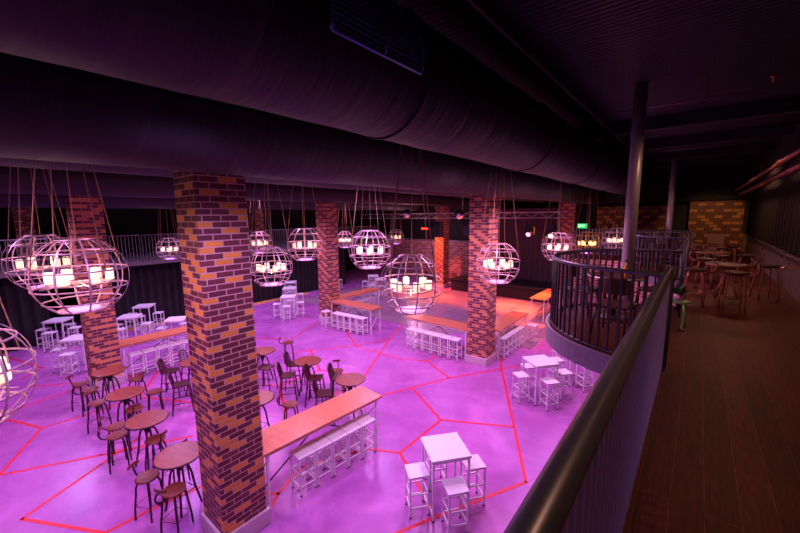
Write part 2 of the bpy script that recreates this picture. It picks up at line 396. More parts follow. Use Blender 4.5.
duct(-12.3, EYE+1.08, .5, -3.5, 21.5, 'black air duct just in front of the far row of brick columns', ())
duct(-16.2, EYE+.85, .5, -3.5, 21.5, 'black air duct farthest from the balcony above the curtain side', ())
# vent grille on the first duct
g = thing('vent_grille', (-2.41, 2.08, EYE+1.3)); g.parent = d1; g.location = (0, 2.08+3.5, 0)
fb = MB(); Rg = .565
def gp(a, y): return (Rg*math.cos(a), y, Rg*math.sin(a))
a0, a1 = math.radians(-15), math.radians(30)
for yy in (-.46, .04, .49): fb.tube([gp(a0+(a1-a0)*k/10, yy) for k in range(11)], .014, 6)
for aa in (a0, a1): fb.tube([gp(aa, -.46), gp(aa, .49)], .014, 6)
fb.obj('grille_frame', M['blue'], g)
sb = MB()
for k in range(1, 13):
    aa = a0+(a1-a0)*k/13; sb.bar(gp(aa, -.46), gp(aa, .49), .012, .012)
sb.obj('grille_slats', M['blue'], g)

for x, y, lab in ((-.94, 7.68, 'tall grey steel pole rising inside the near round balcony bay'), (-.9, 17.9, 'thinner looking grey steel pole farther along the balcony')):
    p = thing('steel_pole', (x, y, HB)); MB().tube([(0, 0, .02), (0, 0, CEIL-HB)], .1, 20).obj('pole', M['pole'], p); MB().box((0, 0, .011), (.32, .32, .02)).obj('base_plate', M['pole'], p); tag(p, lab, 'pole')
tag(MB().tube([(-1.85, -3, EYE+2.02), (-1.85, YE, EYE+2.02)], .028, 8).obj('sprinkler_pipe', M['pipe']), 'thin dark pipe running lengthwise under the ceiling beside the near duct', 'pipe')
for yy, zz, lab in ((8.2, 1.9, 'thin sprinkler pipe crossing in front of the near steel pole'), (14.5, 1.95, 'thin sprinkler pipe crossing the ceiling beyond the near steel pole')):
    s = thing('sprinkler_branch', (0, yy, EYE+zz)); MB().tube([(-1.8, 0, 0), (.66, 0, 0), (.72, 0, .05), (.72, 0, .16)], .014, 8).obj('branch_pipe', M['pipe'], s)
    MB().lathe([(0, .17), (.05, .165), (.05, .155), (.02, .15), (.02, .08), (0, .08)], 12, (.72, 0, 0)).obj('sprinkler_head', M['warmpipe'], s); MB().tube([(-.05, 0, 0), (-.05, 0, CEIL-EYE-zz)], .008, 6).obj('drop_rod', M['pipe'], s)
    tag(s, lab, 'pipe')
for dx, dz, r, lab in ((0, 0, .075, 'thick coppery pipe along the top of the right wall'), (-.16, .16, .045, 'slim coppery pipe above the thick one along the right wall')):
    s = thing('wall_pipe', (1.38+dx, 9, EYE+.86+dz)); MB().tube([(0, -2, 0), (0, 14.2, 0)], r, 14).obj('pipe_run', M['warmpipe'], s)
    for k in range(5): MB().lathe([(r+.002, -.04), (r+.02, -.04), (r+.02, .04), (r+.002, .04)], 16).obj('pipe_collar', M['warmpipe'], s).matrix_local = Matrix.Translation((0, -1.6+3.6*k, 0)) @ Matrix.Rotation(PI/2, 4, 'X')
    tag(s, lab, 'pipe')
for yy in (10.5, 13.5, 16.5, 19.5):
    struct(MB().box((-1.4, yy, CEIL-.14), (6.1, .16, .28)).obj('beam', M['blackwall']))

# ------------------------------------------------------------------ railings
def railing(path, label, z=HB, h=1.09, spacing=.115, r=.024, rail_mat='railing', bal='baluster', posts=(), bal_r=.014):
    t = thing('balcony_railing', (path[0][0], path[0][1], z)); o = Vector(path[0])
    P = [Vector(p)-o for p in path]
    MB().tube([(p.x, p.y, h) for p in P], r, 12).obj('handrail', M[rail_mat], t)
    MB().tube([(p.x, p.y, .035) for p in P], .016, 8).obj('bottom_rail', M[bal], t)
    me = None; L_ = [0]
    for a, b in zip(P, P[1:]): L_.append(L_[-1]+(b-a).length)
    n = max(1, round(L_[-1]/spacing)); k = 0
    for i in range(n+1):
        s = L_[-1]*i/n
        while k < len(P)-2 and s > L_[k+1]: k += 1
        f = (s-L_[k])/(L_[k+1]-L_[k]); p = P[k].lerp(P[k+1], f)
        if me is None:
            q = MB().box((0, 0, h/2+.006), (bal_r*2, bal_r*2, h-.012)).obj('baluster', M[bal], t); me = q.data
        else:
            q = bpy.data.objects.new('baluster', me); COL.objects.link(q); q.parent = t
        d = P[k+1]-P[k]; q.location = (p.x, p.y, 0); q.rotation_euler = (0, 0, math.atan2(d.y, d.x))
    for pi in posts:
        p = P[pi]; MB().tube([(p.x, p.y, 0), (p.x, p.y, h+.02)], .035, 12).obj('post', M[rail_mat], t)
    return tag(t, label, 'railing', 'railings round the hall')
xr = -.2
railing([(xr, -3.2), (xr, 4.88)], 'straight black railing nearest the camera beside the plank walkway', spacing=.09, posts=(0, 1), r=.042, bal_r=.016, h=1.14)
b1 = arc((xr, 6.6), R_-.04, 1.5*PI+.02, .5*PI-.02, 40)
railing(b1, 'curved black railing round the near balcony bay with table and chairs', posts=(40,), bal='darkbal', r=.028, h=1.07, spacing=.125)
railing([(xr, 8.5), (xr, 12.15)], 'short straight railing between the two round balcony bays', spacing=.12)
b2 = arc((xr, 14.), R_-.04, 1.5*PI+.02, .5*PI-.02, 40)
railing(b2, 'curved black railing round the second bay behind the first', posts=(0,), bal='darkbal')
railing([(xr, 15.85), (xr, 17.72), (-4.5, 17.75)], 'distant straight railing crossing in front of the end brick walls', spacing=.13)
for y0, y1, lab in ((-2, 5.2, 'pale mezzanine railing at the far left behind the biggest globe lamps'), (5.2, 12.4, 'pale mezzanine railing right of the big brick column across the hall'), (12.4, 20.5, 'pale mezzanine railing farthest across the hall, right of the mid column')):
    railing([(-18.95, y0), (-18.95, y1-.1)], lab, z=3.01, h=1.15, spacing=.13, rail_mat='mezz', bal='mezz', bal_r=.011)

# ------------------------------------------------------------------ furniture
def make_stool():
    t = thing('white_stool'); a = .15; s = MB().box((0, 0, .715), (.345, .345, .035)).obj('seat', M['white'], t, bevel=.006)
    for sx in (-1, 1):
        for sy in (-1, 1):
            l = MB().box((sx*a, sy*a, .357), (.026, .026, .68)).obj('leg', M['white'], t); MB().box((sx*a, sy*a, .012), (.032, .032, .024)).obj('foot', M['rubber'], l)
    for z in (.17, .40):
        b = MB()
        for k in (-1, 1): b.box((k*a, 0, z), (.02, 2*a-.02, .02)); b.box((0, k*a, z), (2*a-.02, .02, .02))
        b.obj('stretcher', M['white'], t)
    return t
WS = Proto(make_stool())
def make_high_table():
    t = thing('high_table'); MB().box((0, 0, 1.06), (.67, .67, .045)).obj('tabletop', M['white'], t, bevel=.006)
    for sx in (-1, 1):
        for sy in (-1, 1):
            l = MB().box((sx*.30, sy*.30, .53), (.032, .032, 1.02)).obj('leg', M['white'], t); MB().box((sx*.30, sy*.30, .008), (.045, .045, .016)).obj('foot', M['rubber'], l)
    b = MB()
    for k in (-1, 1): b.box((k*.3, 0, 1.02), (.022, .57, .03)); b.box((0, k*.3, 1.02), (.57, .022, .03))
    b.obj('apron', M['white'], t)
    b = MB()
    for k in (-1, 1): b.box((k*.3, 0, .1), (.02, .57, .02))
    b.obj('stretcher', M['white'], t)
    return t
HT = Proto(make_high_table())
def make_bar(Ln=2.7, wd=.70):
    t = thing('bar_table'); MB().box((0, 0, 1.055), (wd, Ln, .05)).obj('tabletop', M['bartop'], t, bevel=.006)
    for sx in (-1, 1):
        for sy in (-1, 1):
            MB().box((sx*(wd/2-.07), sy*(Ln/2-.12), .515), (.035, .035, 1.03)).obj('leg', M['white'], t)
    for sy in (-1, 1): MB().bar((-(wd/2-.07), sy*(Ln/2-.12), .2), ((wd/2-.07), sy*(Ln/2-.12), .9), .02).obj('brace', M['white'], t)
    MB().bar((-.05, -(Ln/2-.12), .15), (-.05, .2, 1.0), .02).obj('brace', M['iron'], t); MB().bar((-.05, (Ln/2-.12), .15), (-.05, -.2, 1.0), .02).obj('brace', M['iron'], t)
    b = MB()
    for k in (-1, 1): b.box((k*(wd/2-.07), 0, 1.0), (.025, Ln-.3, .05))
    b.obj('apron', M['white'], t)
    return t
BAR = Proto(make_bar())

def make_cafe():
    t = thing('cafe_table'); MB().lathe([(0, .935), (.345, .935), (.355, .94), (.355, .962), (.345, .968), (0, .968)], 40, smooth=False).obj('tabletop', M['cafetop'], t)
    MB().tube([(.355*math.cos(a), .355*math.sin(a), .95) for a in [2*PI*k/40 for k in range(40)]], .014, 6, True).obj('rim', M['iron'], t)
    MB().lathe([(0, .68), (.05, .69), (.06, .80), (.10, .90), (.16, .935), (0, .935)], 20).obj('hub', M['iron'], t)
    for k in range(4):
        a = PI/4+k*PI/2; c, s = math.cos(a), math.sin(a)
        MB().tube([(.04*c, .04*s, .80), (.12*c, .12*s, .74), (.16*c, .16*s, .60), (.19*c, .19*s, .35), (.27*c, .27*s, .0)], .018, 8).obj('leg', M['iron'], t)
    MB().tube([(.20*math.cos(a), .20*math.sin(a), .31) for a in [PI/4+2*PI*k/4 for k in range(4)]], .010, 6, True).obj('foot_ring', M['iron'], t)
    return t
CT = Proto(make_cafe())
def make_arm_stool(name, metal, seatm, h=.69, tk=.0155):
    t = thing(name); MB().lathe([(0, h-.03), (.155, h-.03), (.172, h-.02), (.172, h), (.16, h+.012), (.05, h+.004), (0, h+.003)], 28, smooth=False).obj('seat', seatm, t)
    for k in range(4):
        a = PI/4+k*PI/2; c, s = math.cos(a), math.sin(a)
        MB().tube([(.07*c, .07*s, h-.035), (.13*c, .13*s, h-.05), (.165*c, .165*s, h-.14), (.175*c, .175*s, h-.26), (.205*c, .205*s, .2), (.215*c, .215*s, .0)], tk, 8).obj('leg', metal, t)
    MB().tube([(.20*math.cos(a), .20*math.sin(a), .24) for a in [PI/4+2*PI*k/4 for k in range(4)]], .008, 6, True).obj('foot_ring', metal, t)
    MB().tube([(.07*math.cos(2*PI*k/16), .07*math.sin(2*PI*k/16), h-.05) for k in range(16)], .012, 6, True).obj('seat_plate', metal, t)
    # single bent back arm sweeping out and up to a small curved pad
    MB().tube([(-.10, 0, h-.04), (-.20, .03, h-.05), (-.27, .05, h-.02), (-.30, .05, h+.06), (-.29, .03, h+.13), (-.26, .0, h+.17)], tk, 8).obj('back_arm', metal, t)
    b = MB(); P_out = arc((0, 0), .262, PI-.42, PI+.42, 10); b.sheet(P_out, h+.15, h+.21, .014); b.obj('back_pad', seatm, t, bevel=.004)
    return t
AS = Proto(make_arm_stool('swivel_stool', M['iron'], M['seatwood']))
BS = Proto(make_arm_stool('copper_stool', M['copper'], M['leather'], .70, .016))
def make_bar_chair():
    t = thing('bar_chair'); s = .19; h = .72      # faces +x
    b = MB(); b.box((0, 0, h), (.38, .38, .028)); b.obj('seat', M['chairmetal'], t, bevel=.01)
    for sx in (-1, 1):
        for sy in (-1, 1):
            if sx > 0: MB().tube([(.16, sy*.155, h-.01), (.20, sy*.18, .35), (.235, sy*.205, 0)], .017, 8).obj('leg', M['chairmetal'], t)
            else: MB().tube([(-.16, sy*.155, h-.01), (-.20, sy*.18, .35), (-.235, sy*.205, 0)], .017, 8).obj('leg', M['chairmetal'], t)
    for z, k in ((.27, .21), (.45, .195)):
        MB().tube([(k, k*.87, z), (-k, k*.87, z), (-k, -k*.87, z), (k, -k*.87, z)], .008, 6, True).obj('stretcher', M['chairmetal'], t)
    MB().tube([(-.165, -.17, h), (-.20, -.17, h+.16), (-.24, -.155, h+.30), (-.255, -.08, h+.35), (-.26, 0, h+.36), (-.255, .08, h+.35), (-.24, .155, h+.30), (-.20, .17, h+.16), (-.165, .17, h)], .017, 8).obj('back_frame', M['chairmetal'], t)
    for k in (-2, -1, 0, 1, 2): MB().bar((-.175, k*.052, h+.01), (-.245, k*.046, h+.345), .016, .006).obj('back_slat', M['chairmetal'], t)
    return t
BC = Proto(make_bar_chair())

G_ST, G_HT = 'white square bar stools', 'white square high tables'
def cluster(x, y, rz, name, stools):
    """a square table with stools; stools: list of (dx, dy along table axes, wording)"""
    HT((x, y, 0), rz, 'white square high table ' + name[1], 'table', G_HT)
    c, s = math.cos(rz), math.sin(rz)
    for dx, dy, wd in stools:
        WS((x+dx*c-dy*s, y+dx*s+dy*c, 0), rz, 'white stool %s %s' % (wd, name[0]), 'stool', G_ST)
def row(p, q, n, name, group, start='left', gap=True):
    words = ['first', 'second', 'third', 'fourth', 'fifth', 'sixth', 'seventh']
    p, q = Vector(p), Vector(q); d = (q-p); rz = math.atan2(d.y, d.x)
    for i in range(n):
        o = p + d*(i/(n-1) if n > 1 else 0)
        WS((o.x, o.y, 0), rz, '%s white stool from the %s, %s' % (words[i], start, name), 'stool', group)

r52 = math.radians(52)
# nearest cluster: local x points to upper right of the picture, local y to the upper left
cluster(-2.98, 4.79, r52, ('of the nearest high table', 'nearest the camera, below the black railing'),
        [(-.49, 0, 'at the left'), (0, -.47, 'in front'), (.49, -.03, 'at the right'), (.0, .49, 'tucked behind')])
cluster(-2.95, 9.44, r52, ('of the table below the round bay', 'standing below the round balcony bay'),
        [(-.52, .03, 'at the left'), (-.02, -.46, 'in front'), (.66, -.08, 'at the right'), (0, .5, 'tucked behind')])
cluster(-2.55, 11.1, r52, ('of the table half hidden by the bay', 'half hidden under the round balcony bay'),
        [(-.54, .0, 'in front'), (.0, .54, 'at the left'), (.0, -.54, 'at the right')])
cluster(-18.75, 2.15, r52, ('of the table before the far left curtain', 'at the far left in front of the black curtain'),
        [(-.53, .02, 'at the left'), (0, -.53, 'in front'), (.53, .0, 'at the right'), (0, .53, 'at the back')])
cluster(-15.35, 2.25-.1, r52, ('of the table left of the far left column', 'left of the far left brick column'),
        [(-.54, .02, 'at the left'), (0, -.54, 'in front'), (0, .54, 'at the back')])
cluster(-18.7, 4.95, r52, ('of the high table nearest the yellow strip', 'nearest the yellow strip, by the long curtain'),
        [(-.54, .02, 'at the left'), (.54, -.02, 'at the right'), (0, -.54, 'in front')])
cluster(-17.1, 4.0, r52, ('of the table just right of the far left column', 'just right of the far left brick column'),
        [(-.53, .1, 'in front'), (-.1, -.55, 'at the right'), (.53, .1, 'at the back')])
cluster(-15.2, 5.0, r52, ('of the table beside the big column', 'showing left of the big brick column'),
        [(-.54, .1, 'in front'), (.1, .55, 'at the left'), (.1, -.55, 'at the right')])
cluster(-15.2, 9.95, math.radians(48), ('of the front table in the line of three', 'foremost of the three in line left of the mid column'),
        [(-.02, .54, 'at the left'), (-.54, -.02, 'in front'), (-.02, -.56, 'at the right'), (.54, .1, 'at the back')])
cluster(-16.95, 11.2, math.radians(48), ('of the middle table in the line of three', 'middle of the three in line left of the mid column'),
        [(-.1, .55, 'at the left'), (-.05, -.56, 'at the right'), (.54, 0, 'at the back')])
cluster(-18.5, 12.3, math.radians(48), ('of the rear table in the line of three', 'rearmost of the three in line left of the mid column'),
        [(-.1, .55, 'at the left'), (-.1, -.56, 'at the right')])
cluster(-16.1, 16.9, math.radians(48), ('of the left far table near the dance floor', 'far back beyond the globe with violet disc'),
        [(-.02, .54, 'at the left'), (-.54, -.02, 'in front'), (0, -.56, 'at the right')])
cluster(-14.9, 16.3, math.radians(48), ('of the right far table near the dance floor', 'far back at the edge of the dance floor'),
        [(-.54, -.1, 'in front'), (0, -.56, 'at the right'), (.54, 0, 'at the back')])
WS((-18.3, 15.9, 0), .3, 'lone white stool against the curtain right of the mid column', 'stool', G_ST)

gB = 'long orange topped bar tables'
def bar(x, y, rz, label): return BAR((x, y, 0), rz, label, 'table', gB)
bar(-5.41, 4.1, math.radians(-4), 'long orange wood bar table beside the big near column')
row((-5.18, 3.52), (-5.04, 4.93), 5, 'at the near orange bar table', 'stools at the near bar table', 'near end')
bar(-13.55, 4.09, 0, 'long orange bar table behind the big column, by the far left column')
row((-13.28, 3.15), (-13.28, 5.0), 6, 'at the bar table behind the big column', 'stools at the left bar table')
bar(-11.48, 10.85, PI/2, 'orange bar table reaching right from the mid column')
WS((-12.55, 10.1, 0), 0, 'white stool standing alone at the base of the mid column', 'stool', G_ST)
row((-11.92, 10.18), (-10.5, 10.32), 5, 'in front of the mid column bar table', 'stools at the middle bar table')
bar(-13.1, 12.6, 0, 'orange bar table running back from behind the mid column')
row((-12.85, 11.9), (-12.85, 13.2), 4, 'at the bar table behind the mid column', 'stools at the rear bar table')
bar(-7.06, 10.9, PI/2, 'orange bar table reaching left from the centre column')
row((-7.95, 10.42), (-6.1, 10.42), 6, 'in front of the centre column bar table', 'stools left of the centre column')
bar(-5.2, 12.5, 0, 'orange bar table running back right of the centre column')
row((-4.92, 11.55), (-4.92, 12.95), 5, 'right of the centre column', 'stools right of the centre column', 'near end')
WS((-4.6, 13.6, 0), 0, 'lone white stool past the end of the row right of the centre column', 'stool', G_ST)
bar(-5.45, 17.9, 0, 'orange bar table on the tiles partly hidden by the round bay')

# cafe tables
gC = 'round walnut cafe tables'
for x, y, lab in ((-6.45, 1.97, 'round wooden cafe table nearest the big brick column, left side'), (-8.15, 2.0, 'second round cafe table counted back from the big column, left side'), (-9.8, 2.05, 'third round cafe table back in the left line, red brown top'),
                  (-11.6, 2.15, 'round cafe table farthest back in the left line, by the far left column'), (-10.5, 3.8, 'round cafe table peeping out at the left edge of the big column'),
                  (-7.2, 3.8, 'small round cafe table just right of the big column above the bar table'), (-9.75, 5.4, 'round cafe table farthest left of the three behind the near bar table'), (-8.05, 5.78, 'middle round cafe table behind the near bar table'), (-6.28, 5.72, 'round cafe table touching the view of the near bar table end')):
    CT((x, y, 0), .3, lab, 'table', gC)
gS = 'dark swivel stools with bent back arms'
LEFT = math.atan2(-.633, -.774)            # picture left, seen from the camera
def astool(x, y, face, lab): AS((x, y, 0), face, lab, 'stool', gS)
# face = direction the sitter looks; the back arm is opposite
for x, y, f, lab in ((-12.03, 1.62, 40, 'dark round stool with bent arm, leftmost by the far left column'), (-11.4, 1.7, 100, 'dark round stool left in front of the farthest left line table'), (-11.2, 2.62, 200, 'dark round stool right behind the farthest left line table'), (-12.35, 2.05, 0, 'dark round stool between the far left column and its cafe table'),
                     (-10.42, 1.64, 30, 'dark round stool with red seat left of the third cafe table'), (-9.42, 2.1, 170, 'dark round stool tucked right of the third cafe table'), (-10.0, 2.66, 250, 'dark round stool hidden behind the third cafe table'), (-8.9, 1.66, 60, 'dark round stool left of the second cafe table, rear of a pair'), (-8.5, 1.58, 70, 'dark round stool left of the second cafe table, front of a pair'),
                     (-7.76, 2.0, 190, 'dark round stool right of the second cafe table'), (-7.15, 2.1, 200, 'dark round stool half hidden behind the nearest left cafe table'), (-6.69, 1.56, 30, 'dark round stool with bent arm left of the nearest cafe table'), (-6.02, 1.72, 120, 'dark round stool in front of the big column base'),
                     (-10.45, 6.75, 60, 'dark round stool with tall bent arm, farthest behind the near bar table'), (-6.85, 4.4, 45, 'dark round stool right of the big column beside the bar table'), (-7.4, 6.25, -40, 'round stool catching warm light left of the last cafe table')):
    astool(x, y, math.radians(f), lab)
gK = 'brown metal slat back bar chairs'
RT_ = 39.0
for x, y, f, lab in ((-10.95, 3.35, RT_+15, 'brown metal bar chair seen whole left of the big column'), (-11.15, 3.95, RT_, 'brown metal bar chair behind the one left of the big column'), (-9.85, 3.22, RT_+30, 'brown metal bar chair cut off by the left edge of the big column'),
                     (-9.1, 5.1, RT_-10, 'brown metal bar chair at the left table behind the bar table'), (-8.15, 5.2, RT_+10, 'brown metal bar chair in front of the middle table behind the bar table'), (-8.65, 5.75, RT_, 'brown metal bar chair left of the middle table, behind another'),
                     (-7.45, 5.55, RT_, 'brown metal bar chair right of the middle table behind the bar table'), (-6.98, 5.95, RT_-5, 'brown metal bar chair left of the last cafe table'), (-6.6, 5.15, RT_+10, 'brown metal bar chair showing its back just above the near bar table'), (-9.9, 4.85, RT_+50, 'brown metal bar chair peeping out at the right edge of the big column')):
    BC((x, y, 0), math.radians(f), lab, 'chair', gK)

# balcony furniture
def round_low_table(x, y, lab, rad=.36, h=.72):
    t = thing('round_table', (x, y, HB)); MB().lathe([(0, h-.03), (rad, h-.03), (rad, h), (0, h)], 32, smooth=False).obj('tabletop', M['leather'], t); MB().tube([(rad*math.cos(2*PI*k/32), rad*math.sin(2*PI*k/32), h-.015) for k in range(32)], .016, 6, True).obj('rim', M['copper'], t)
    for k in range(4):
        a = PI/4+k*PI/2; c, s = math.cos(a), math.sin(a)
        MB().tube([(.05*c, .05*s, h-.03), (.10*c, .10*s, h-.25), (.12*c, .12*s, h-.4), (.26*c, .26*s, .02)], .02, 8).obj('leg', M['copper'], t)
    return tag(t, lab, 'table')
round_low_table(.55, 9.95, 'round copper rimmed table behind the two foremost copper stools on the walkway'); round_low_table(.35, 12.75, 'round copper rimmed table farther back on the walkway'); round_low_table(.2, 16.0, 'round copper rimmed table near the end brick wall')
for x, y, f, lab in ((.58, 8.72, 190, 'copper stool with bent arm standing closest to the boarded wall'), (.03, 8.86, 185, 'copper stool foremost on the walkway, left of its twin'), (.2, 11.0, 0, 'copper stool behind the foremost pair beside the railing'), (1.15, 10.3, 200, 'copper stool right of the front round table'), (1.0, 12.5, 180, 'copper stool right of the second walkway table'), (-.1, 13.5, -60, 'copper stool behind the second walkway table'), (.5, 11.95, 90, 'copper stool in front of the second walkway table'), (.85, 15.6, 170, 'copper stool right of the rearmost walkway table'), (.2, 16.75, 0, 'copper stool left of the rearmost walkway table')):
    BS((x, y, HB), math.radians(f), lab, 'stool', 'copper stools on the balcony walkway')
def make_armchair():
    t = thing('lounge_chair'); b = MB().box((0, 0, .44), (.46, .46, .05)); b.obj('seat', M['leather'], t, bevel=.015)
    MB().sheet(arc((.02, 0), .24, PI-.8, PI+.8, 14), .62, .86, .025).obj('backrest', M['leather'], t, bevel=.01)
    for sy in (-1, 1):
        MB().tube([(.17, sy*.19, .42), (.22, sy*.22, 0)], .014, 8).obj('leg', M['iron'], t); MB().tube([(-.17, sy*.19, .42), (-.24, sy*.22, 0)], .014, 8).obj('leg', M['iron'], t)
    for sy in (-1, 1): MB().tube([(-.2, sy*.2, .66), (0, sy*.25, .66), (.2, sy*.22, .63), (.2, sy*.2, .44)], .013, 8).obj('armrest', M['iron'], t)
    MB().tube([(.2, .21, .16), (-.2, -.21, .16)], .009, 6).obj('cross_brace', M['iron'], t); MB().tube([(.2, -.21, .16), (-.2, .21, .16)], .009, 6).obj('cross_brace', M['iron'], t)
    return t
LC = Proto(make_armchair())
for x, y, f, lab in ((-.85, 6.0, 80, 'dark armchair with its back to the near curved railing'), (-1.5, 6.9, -10, 'dark armchair at the left inside the near round bay'), (-.45, 7.6, 230, 'dark armchair at the far side of the near round bay'), (-.9, 13.4, 90, 'dark armchair inside the second round bay'), (-.6, 14.9, 260, 'dark armchair at the back of the second round bay')):
    LC((x, y, HB), math.radians(f), lab, 'chair', 'dark armchairs in the round bays')
def make_lounge():
    t = thing('padded_chair'); MB().box((0, 0, .40), (.56, .54, .14)).obj('seat_cushion', M['cushion'], t, bevel=.04)
    b = MB().box((-.26, 0, .72), (.12, .52, .50), Matrix.Rotation(-.15, 3, 'Y')); b.obj('back_cushion', M['cushion'], t, bevel=.05)
    for sx in (-1, 1):
        for sy in (-1, 1): MB().tube([(sx*.22, sy*.22, .34), (sx*.26, sy*.25, 0)], .018, 8).obj('leg', M['copper'], t)
    for sy in (-1, 1): MB().tube([(-.24, sy*.30, .62), (.0, sy*.31, .60), (.22, sy*.30, .56), (.24, sy*.27, .30)], .016, 8).obj('armrest', M['copper'], t)
    return t
PC = Proto(make_lounge())
for x, y, f, lab in ((-.3, 18.6, 270, 'tan padded chair near the end brick wall, left one'), (.55, 18.2, 265, 'tan padded chair near the end brick wall, right one')):
    PC((x, y, HB), math.radians(f), lab, 'chair', 'tan padded chairs')
bt = thing('bay_table', (-1.0, 6.95, HB)); MB().lathe([(0, .70), (.42, .70), (.42, .735), (0, .735)], 32, smooth=False).obj('tabletop', M['leather'], bt); MB().tube([(.42*math.cos(2*PI*k/32), .42*math.sin(2*PI*k/32), .7175) for k in range(32)], .014, 6, True).obj('rim', M['pole'], bt); MB().tube([(0, 0, .02), (0, 0, .7)], .035, 12).obj('column', M['iron'], bt); MB().lathe([(0, .0), (.24, .0), (.22, .02), (.04, .05), (0, .05)], 24).obj('base', M['iron'], bt); tag(bt, 'dark round table inside the near balcony bay', 'table')
def bottle(x, y, z, lab):
    t = thing('bottle', (x, y, z)); MB().lathe([(0, 0), (.035, 0), (.037, .02), (.037, .15), (.015, .2), (.013, .26), (0, .26)], 16).obj('body', M['bottle'], t); MB().lathe([(0, .25), (.016, .25), (.016, .28), (0, .28)], 12).obj('cap', M['iron'], t); tag(t, lab, 'bottle')
bottle(-.85, 6.8, HB+.735, 'amber bottle on the dark round table in the near bay')
# small green table with curved legs, plant on it
gt = thing('side_table', (-.13, 6.9, HB))
MB().lathe([(0, .40), (.125, .40), (.135, .41), (.135, .43), (0, .43)], 28, smooth=False).obj('tabletop', M['green'], gt)
for k in range(3):
    a = -1.1+k*2*PI/3; c, s = math.cos(a), math.sin(a)
    MB().tube([(.11*c, .11*s, .40), (.16*c, .16*s, .30), (.15*c, .15*s, .12), (.13*c, .13*s, .04), (.18*c, .18*s, .012)], .018, 8).obj('leg', M['green'], gt)
tag(gt, 'small green side table with curved legs where the near railing ends', 'table')
pp = thing('potted_plant', (-.14, 6.9, HB+.43)); MB().lathe([(0, 0), (.05, 0), (.07, .10), (.06, .10), (.055, .085), (0, .085)], 20).obj('pot', M['pot'], pp)
pb = MB()
for k in range(34):
    a, e, l = random.uniform(0, 2*PI), random.uniform(.1, 1.4), random.uniform(.10, .19)
    d = Vector((math.cos(a)*math.cos(e), math.sin(a)*math.cos(e), math.sin(e))); s = d.cross(Vector((0, 0, 1))).normalized()*.022; o = Vector((0, 0, .085)); nn = s.cross(d).normalized()*.004
    q = [pb.bm.verts.new(v) for v in (o, o+d*l*.6+s+nn, o+d*l, o+d*l*.6-s+nn)]; pb.face(q)
    q2 = [pb.bm.verts.new(v-nn) for v in (o, o+d*l*.6+s, o+d*l, o+d*l*.6-s)]; pb.face(q2[::-1])
pb.obj('leaves', M['leaf'], pp); tag(pp, 'small dark leafy plant in a pink pot on the green side table', 'plant')

# ------------------------------------------------------------------ globe lamps
def make_globe(name, bm_, cm):
    t = thing(name); R = .5
    lat0, lat1 = math.radians(-58), math.radians(66)
    for k in range(10):
        a = 2*PI*k/10; b = MB(); prev = None; wv = .0095
        tx = Vector((-math.sin(a), math.cos(a), 0))
        for i in range(15):
            la = lat0+(lat1-lat0)*i/14; d = Vector((math.cos(la)*math.cos(a), math.cos(la)*math.sin(a), math.sin(la)))
            q = [b.bm.verts.new(d*(R+o)+tx*wv*s) for o, s in ((-.003, -1), (.003, -1), (.003, 1), (-.003, 1))]
            if prev:
                for j in range(4): b.face([prev[j], prev[(j+1) % 4], q[(j+1) % 4], q[j]])
            else: b.face(q)
            prev = q
        b.face(prev); b.obj('upright_band', bm_, t)
    for la in (66, 38, 10, -16, -38, -58):
        z = R*math.sin(math.radians(la)); r = R*math.cos(math.radians(la))-.006
        MB().lathe([(r-.004, z-.009), (r+.003, z-.009), (r+.003, z+.009), (r-.004, z+.009), (r-.004, z-.009)], 40).obj('ring_band', bm_, t)
    b = MB().lathe([(.25, -.10), (.31, -.10), (.31, -.088), (.25, -.088), (.25, -.10)], 32)
    for k in range(3):
        a = PI*k/3; b.bar((-.47*math.cos(a), -.47*math.sin(a), -.094), (.47*math.cos(a), .47*math.sin(a), -.094), .014, .008)
    b.obj('lamp_tray', bm_, t)
    for k in range(6):
        a = 2*PI*k/6+.3; MB().box((.29*math.cos(a), .29*math.sin(a), .0), (.088, .088, .145), Matrix.Rotation(a, 3, 'Z')).obj('lamp_glass', cm, t, bevel=.012)
    MB().lathe([(0, -.425), (.14, -.425), (.155, -.42), (.155, -.405), (.14, -.40), (0, -.40)], 32).obj('violet_disc', M['violet'], t)
    b = MB().lathe([(.15, -.43), (.262, -.43), (.262, -.422), (.15, -.422), (.15, -.43)], 32); b.obj('base_ring', bm_, t)
    return t
GL = make_globe('globe_lamp', M['band'], M['candle']); GLG = None
globes = [((-6.01, .95, -.72), 'largest whole globe lamp, in front of the far left column'), ((-8.69, .92, -.74), 'big globe lamp overlapped by the largest one at far left'), ((-17.3, 5.7, -1.31), 'small globe lamp just left of the big brick column'), ((-14.09, 8.01, -1.07), 'small globe lamp directly behind another, right of the big column'),
          ((-7.8, 4.68, -1.18), 'globe lamp just right of the big column with bright violet disc'), ((-8.66, 6.3, -.80), 'globe lamp left of the mid column, glowing pink and gold'), ((-15.14, 13.69, -1.3), 'small globe lamp just right of the mid column'), ((-6.01, 6.22, -.80), 'globe lamp upper left of the brightest central globe'),
          ((-14.57, 17.44, -1.31), 'tiny globe lamp farthest back above the central globe'), ((-3.5, 4.55, -1.09), 'large central globe lamp hanging left of the centre column'), ((-3.5, 7.83, -1.11), 'globe lamp in front of the centre column'), ((-3.48, 12.36, -1.05), 'globe lamp at the left end of the curved railing'),
          ((-3.52, 16.57, -1.19), 'gold banded globe lamp beyond the curved railing'), ((-2.45, 16.45, -1.02), 'small globe lamp right of the gold banded one'), ((-4.69, -.13, -1.32), 'nearest globe lamp cut off by the left edge of the picture')]
ropes = {}
